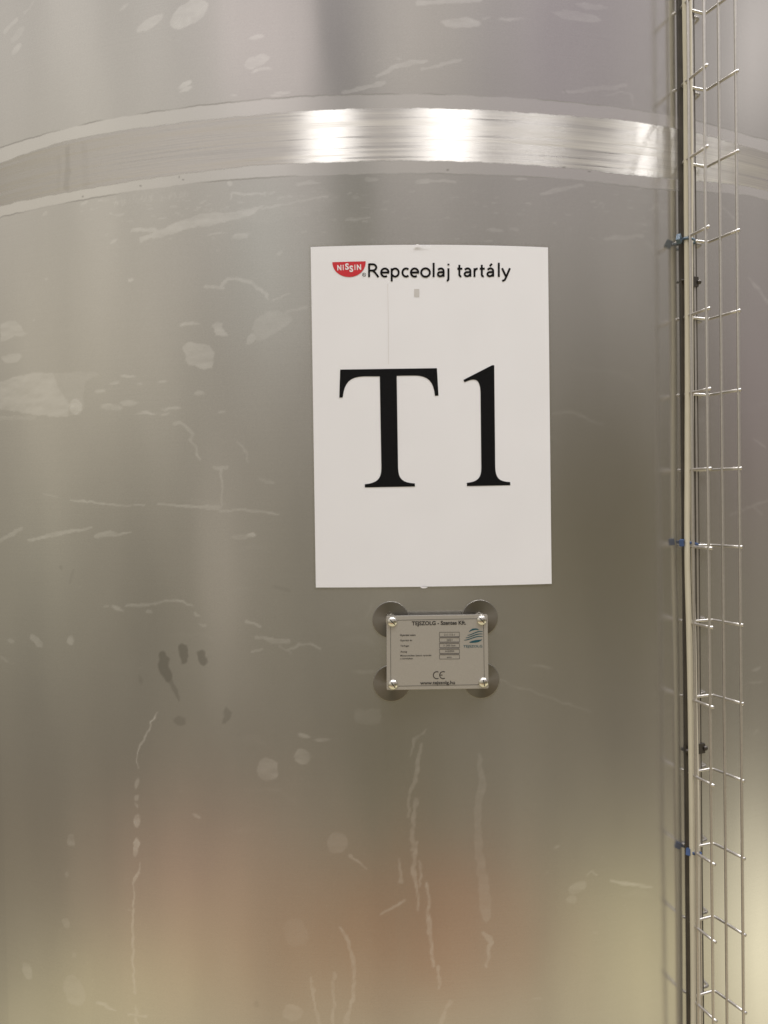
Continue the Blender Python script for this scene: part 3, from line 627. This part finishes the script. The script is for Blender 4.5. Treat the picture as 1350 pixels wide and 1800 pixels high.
T('www.tejszolg.hu', 512, 830, 830, 32, .026)
ribbon(bm, [zp(*p) for p in arc(664, 763, 32, 32, 62, 298, 18)], 1.5); ribbon(bm, [zp(*p) for p in arc(722, 762, 32, 32, 62, 298, 18)], 1.5); ribbon(bm, [zp(694, 762), zp(716, 761)], 1.4)
px_mesh('engraved_lettering', bm, pm, M_PINK, pl)
# round striped logo
bm = bmesh.new()
def band(top_, bot_):
    for i in range(len(top_) - 1): bm.faces.new([bm.verts.new((*zp(*p), 0)) for p in (top_[i], top_[i + 1], bot_[i + 1], bot_[i])])
bm_poly(bm, [zp(*p) for p in [(955, 370), (968, 352), (990, 338), (1015, 335), (1035, 338), (1052, 350), (1020, 348), (985, 355)]])
for y0, x0 in ((385, 944), (408, 928), (430, 914)):
    xs = [x0 + (1082 - x0) * i / 12 for i in range(13)]
    f = lambda i, w_: y0 - 2 + 14 * math.cos(i / 12 * 3.6) - 8 * i / 12 + w_
    band([(x, f(i, -5 * math.sin(math.pi * (i + .5) / 13.5))) for i, x in enumerate(xs)], [(x, f(i, 4)) for i, x in enumerate(xs)])
lx = [i / 12 for i in range(13)]; tpl = lambda t: 462 - 32 * t - 5 * math.sin(math.pi * t * 1.5)
for a, c_ in zip(lx[:-1], lx[1:]):
    h1, h2 = (22 * max(math.sin(math.pi * q), 0) ** .7 + .6 for q in (a, c_))
    bm.faces.new([bm.verts.new((*zp(*p), 0)) for p in [(958 + 121 * a, tpl(a)), (958 + 121 * c_, tpl(c_)), (958 + 121 * c_, tpl(c_) + h2), (958 + 121 * a, tpl(a) + h1)]])
px_mesh('plate_logo', bm, pm, M_TEAL, pl)
bm = bmesh.new(); T('TEJSZOLG', 906, 1079, 498, 22, .010, ang=-.005); px_mesh('logo_lettering', bm, pm, M_TEAL, pl)
def frame_rot(n_):
    z_ = n_.normalized(); x_ = Vector((0, 0, 1)).cross(z_).normalized(); y_ = z_.cross(x_); return Matrix((x_, y_, z_)).transposed().to_4x4()
def turned(name, prof_, loc, n_, material, parent, seg=40):
    bm = bmesh.new(); rings = []
    for r_, z_ in prof_:
        rings.append([bm.verts.new((max(r_, 1e-5) * math.cos(2 * math.pi * k_ / seg), max(r_, 1e-5) * math.sin(2 * math.pi * k_ / seg), z_)) for k_ in range(seg)])
    for r0, r1 in zip(rings[:-1], rings[1:]):
        for k_ in range(seg): bm.faces.new((r0[k_], r0[(k_ + 1) % seg], r1[(k_ + 1) % seg], r1[k_]))
    bm.faces.new(rings[-1]); bm.faces.new(rings[0][::-1])
    o = bobj(name, bm, material, parent, False)
    for p in o.data.polygons: p.use_smooth = len(p.vertices) == 4
    o.matrix_local = Matrix.Translation(loc) @ frame_rot(n_); return o
discs = [(245, 257), (1055, 242), (252, 835), (1070, 808)]
screws = [((258, 276), -46), ((1074, 262), -48), ((265, 850), -55), ((1091, 830), -80)]
kpx = .9 / F
for (dx_, dy_), ((sx_, sy_), sa) in zip(discs, screws):
    x, y = zp(dx_, dy_); s, z = surf(x, y, .001); th = float(s) / R; n_ = Vector((math.sin(th), -math.cos(th), 0))
    base = Vector([float(v) for v in wall(s, z, 0)]) - plate_o
    turned('mounting_disc', [(.0228, -.0004), (.0228, .0011), (.0225, .00140), (.0221, .00145), (.0215, .001455), (.012, .00147), (.0055, .0015)], base, n_, M_DISC, npl, 64)
    turned('standoff', [(.0066, .0014), (.0070, .003), (.0072, .006), (.0068, .009), (.0060, OFF - .0023)], base, n_, M_CHROME, npl)
    x, y = zp(sx_, sy_); p = plane(x, y, OFF + .001)
    p = p - pn * .001
    r_ = .0061
    sc_o = turned('screw', [(r_, .0), (r_, .0008), (r_ * .93, .0017), (r_ * .76, .0026), (r_ * .5, .0033), (r_ * .22, .0037), (r_ * .05, .0038)], p, pn, M_CHROME, npl)
    a = math.radians(sa); dv = Vector((math.cos(a), math.sin(a), 0)); q = Vector((-dv.y, dv.x, 0)); vs = []
    for i in range(9):
        t = -1 + 2 * i / 8; rr = abs(t) * r_ * .88; h_ = .0039 - .0026 * (abs(t) * .88) ** 2.4
        for w_ in (-.00055, .00055): vs.append(dv * t * r_ * .88 + q * w_ + Vector((0, 0, h_)))
    mobj('screw_slot', vs, [(2 * i, 2 * i + 1, 2 * i + 3, 2 * i + 2) for i in range(8)], M_SLOT, sc_o)

# ------------------------------------------------------------------ wire mesh cable tray
M_WIRE = mat('galvanised wire', (.60, .575, .54), .36, .85, var=.06, vscale=300)
M_CABLE = mat('cream cable sheath', (.64, .60, .47), .48, bump=.05, var=.03)
M_CABLE2 = mat('pale cable sheath', (.68, .64, .53), .45, bump=.05, var=.03)
M_BLUE = mat('blue nylon', (.055, .10, .23), .38)
M_BLUED = mat('dusty blue grey nylon', (.11, .16, .21), .35)
M_BRK = mat('dull bracket steel', (.10, .09, .08), .45, .8)
M_REFL_STRIP = mat('painted dark reflection', (.07, .06, .046), .38, var=.2, vscale=60)  # dark mirror image beside the cables, given as a plain dark colour
TH = math.radians(19.66)
tn = Vector((math.sin(TH), -math.cos(TH), 0)); tt = Vector((math.cos(TH), math.sin(TH), 0))
t_org = Vector((X0 + R * math.sin(TH), AX - R * math.cos(TH), 0))
def TP(t, n_, z): return t_org + tt * t + tn * n_ + Vector((0, 0, z))
g0 = .0050; wr = .00185
HB = .0202
a1_, a2_ = math.radians(-2.5), math.radians(5.0)
LF1, LF2 = .0465, .0490
F1 = lambda u: (-HB + math.sin(a1_) * LF1 * u, g0 + math.cos(a1_) * LF1 * u)
F2 = lambda u: (HB + math.sin(a2_) * LF2 * u, g0 + math.cos(a2_) * LF2 * u)
_, zb0 = surf(1200, 826, g0); zb0 = float(zb0)
PITCHZ = .1003
tray_o = TP(0, 0, zb0 - 13 * PITCHZ - .03)
tray = empty('wire_cable_tray', tray_o, 'upright wire mesh cable tray fixed to the tank at the right', 'cable tray')
def wob(z, k_): return .0006 * math.sin(z * 2.1 + k_) 
zlo, zhi = zb0 - 10 * PITCHZ - .03, zb0 + 10 * PITCHZ + .03
def longi(t, n_, k_):
    pts = [TP(t + wob(z, k_) , n_ + .6 * wob(z, k_ + 2), z) - tray_o for z in np.linspace(zlo, zhi, 60)]
    v, f = tube(pts, wr, 12); return mobj('long_wire', v, f, M_WIRE, tray, True)
for (t, n_), k_ in [(F1(.32), 0), (F1(.93), 1.3), (F2(.43), 2.1), (F2(.95), 3.3), ((.001, g0 - 2 * wr), 4)]:
    if n_ == g0 - 2 * wr: longi(t, n_, k_)
    else: longi(t - .0004, n_, k_)
for k_ in range(-10, 11):
    z = zb0 + k_ * PITCHZ; jz = random.uniform(-.0008, .0008)
    pts2 = [F1(1.03), F1(.7), F1(.35), F1(.12)]
    r_ = .004
    c1, c2 = F1(0), F2(0)
    pts2 += [(c1[0] + .0004, c1[1] + .003), (c1[0] + .0014, c1[1] + .0009), (c1[0] + .0038, c1[1]), (0, g0), (c2[0] - .0036, c2[1]), (c2[0] - .001, c2[1] + .0009), (c2[0] + .0002, c2[1] + .003), F2(.12), F2(.4), F2(.7), F2(1.02)]
    pts = [TP(t, n_, z + jz) - tray_o for t, n_ in pts2]
    rad = [wr * 1.12] + [wr] * (len(pts) - 2) + [wr * 1.12]
    v, f = tube(pts, wr, 12, radii=rad, flatdir=(0, 0, 1)); mobj('cross_wire', v, f, M_WIRE, tray, True)
# added dark reflection strip; fixing brackets behind the cables, with their bolts
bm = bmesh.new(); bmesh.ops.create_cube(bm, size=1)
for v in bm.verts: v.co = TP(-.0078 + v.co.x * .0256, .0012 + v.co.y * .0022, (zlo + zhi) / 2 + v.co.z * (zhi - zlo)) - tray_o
bmesh.ops.recalc_face_normals(bm, faces=bm.faces[:]); bobj('dark_reflection_strip', bm, M_REFL_STRIP, tray)  # added strip; its dark colour stands in for the tray's reflection in the wall
for py in (495, 1318):
    _, z = surf(1216, py, .003); z = float(z)
    bm = bmesh.new(); bmesh.ops.create_cube(bm, size=1)
    for v in bm.verts: v.co = TP(v.co.x * (.021 if py < 900 else .028) - .005, .0028 + v.co.y * .004, z + v.co.z * .013) - tray_o
    bmesh.ops.recalc_face_normals(bm, faces=bm.faces[:]); bmesh.ops.bevel(bm, geom=bm.edges[:], offset=.0006, segments=2)
    br = bobj('fixing_bracket', bm, M_BRK, tray)
    for t, rr, l0 in (((-.0195, .0018, .004), (.0065, .0030, .0050)) if py < 900 else ((-.0200, .0026, .004), (.0095, .0034, .0050))):
        o = turned('bolt', [(rr, -.003), (rr, .001), (rr * .8, .0024), (rr * .4, .003)], TP(t, .0040, z) - tray_o, (tt if t > 0 else -tt) + tn * .25, M_BRK, br, 16)

# cables lying in the tray (traced)
def cable(name, tr_, r_, label, material, n_=.010, flat=1.0, nn=160):
    ys = np.linspace(-130, 1930, nn); xs = np.interp(ys, [p[1] for p in tr_], [p[0] for p in tr_])
    kern = np.hanning(17); kern /= kern.sum(); xs = np.convolve(np.pad(xs, 8, mode='edge'), kern, 'valid')
    pts = []
    for x, y in zip(xs, ys):
        d = Vector([float(v) for v in rays(x, y)]); o = Vector((0, 0, CAMZ)); p0 = TP(0, n_, 0); t = (p0 - o).dot(tn) / d.dot(tn); pts.append(o + d * t)
    org = pts[-1].copy(); rad = [r_ * (1 + .03 * math.sin(i * .21)) for i in range(nn)]
    v, f = tube([p - org for p in pts], r_, 16, radii=rad, flat=flat, flatdir=tn); o = mobj(name, v, f, material, None, True); o.location = org
    o['label'] = label; o['category'] = 'cable'; o['group'] = 'cables in the wire tray'
    return pts
C1 = cable('cable', [(1203, -130), (1204, 0), (1206, 150), (1207, 300), (1207.5, 420), (1208.5, 560), (1209, 700), (1208.5, 830), (1207.5, 950), (1208.5, 1020), (1211.5, 1100), (1214, 1250), (1215, 1350), (1216.5, 1450), (1217, 1550), (1218.5, 1700), (1219, 1800), (1219, 1930)],
           .0036, 'thicker cream cable held by the blue ties along the near side of the wire tray', M_CABLE, n_=.0125)
C2 = cable('cable', [(1211, -130), (1213, 0), (1214.5, 150), (1216, 300), (1215, 420), (1215.5, 560), (1216, 700), (1216, 830), (1216.5, 950), (1218, 1020), (1220.5, 1100), (1223, 1250), (1225.5, 1350), (1227, 1450), (1226.5, 1550), (1227, 1650), (1229, 1800), (1229, 1930)],
           .0022, 'thinner pale cable running just right of the thick cream one in the wire tray', M_CABLE2, n_=.0095)

# blue cable ties round the near tray side and the thick cable
def tie(px, py, label, material, tilt, big=1.0):
    d = Vector([float(v) for v in rays(px, py)]); o = Vector((0, 0, CAMZ)); p0 = TP(-HB - .0055, .0, 0)
    t = (TP(0, .010, 0) - o).dot(tn) / d.dot(tn); c_ = o + d * t
    th = empty('cable_tie', c_, label, 'cable tie', 'blue cable ties on the tray'); 
    # head: small hollow block
    bm = bmesh.new(); w_, h_, dp = .0072 * big, .0084 * big, .0052
    pr = [(-w_ / 2, -h_ / 2), (w_ / 2, -h_ / 2), (w_ / 2, h_ / 2), (-w_ / 2, h_ / 2)]; hl = [(x * .48, y * .42) for x, y in pr]
    ax = (tt * .55 + tn * .85).normalized(); rx = Vector((0, 0, 1)).cross(ax).normalized() * 1.0; up = ax.cross(rx)
    ca, sa_ = math.cos(tilt), math.sin(tilt)
    def Q(x, y, z): return (rx * (x * ca - y * sa_) + up * (x * sa_ + y * ca) + ax * z)
    ring = lambda P, z: [bm.verts.new(Q(x, y, z)) for x, y in P]
    of_, ob_, hf, hb = ring(pr, dp / 2), ring(pr, -dp / 2), ring(hl, dp / 2), ring(hl, -dp / 2 + .001)
    for i in range(4):
        j = (i + 1) % 4
        bm.faces.new((of_[i], of_[j], hf[j], hf[i])); bm.faces.new((of_[j], of_[i], ob_[i], ob_[j])); bm.faces.new((hf[i], hf[j], hb[j], hb[i]))
    bm.faces.new(hb); bm.faces.new(ob_[::-1]); bmesh.ops.recalc_face_normals(bm, faces=bm.faces[:])
    bmesh.ops.bevel(bm, geom=[e for e in bm.edges if any(v in of_ for v in e.verts)], offset=.0004, segments=2)
    bobj('tie_head', bm, material, th)
    # strap loop round cable and flange wire
    pts = []; cc = TP(-HB + .004, .0118, c_.z) - c_; rr1, rr2 = .0078, .0066
    for i in range(25):
        a = 2 * math.pi * i / 24; q_ = tt * math.cos(a) * rr1 + tn * math.sin(a) * rr2 + Vector((0, 0, -.0018 * math.cos(a) - .0015)); pts.append(cc + q_)
    vs, fs = [], []
    for i, p in enumerate(pts):
        rd = (p - cc).normalized()
        for a_, b_ in ((-.0018, 0), (.0018, 0), (.0018, .0009), (-.0018, .0009)): vs.append(p + Vector((0, 0, a_)) + rd * b_)
    for i in range(24):
        for k_ in range(4): fs.append((i * 4 + k_, i * 4 + (k_ + 1) % 4, i * 4 + 4 + (k_ + 1) % 4, i * 4 + 4 + k_))
    mobj('tie_strap', vs, fs, material, th, True)
tie(1193.5, 420, 'dull blue grey cable tie on the tray just below the weld band', M_BLUED, -.5, 1.15)
tie(1199, 954, 'blue cable tie at the height of the bottom of the white sign', M_BLUE, .12)
tie(1210.5, 1497, 'bright blue cable tie low on the tray below the nameplate', M_BLUE, -.25)
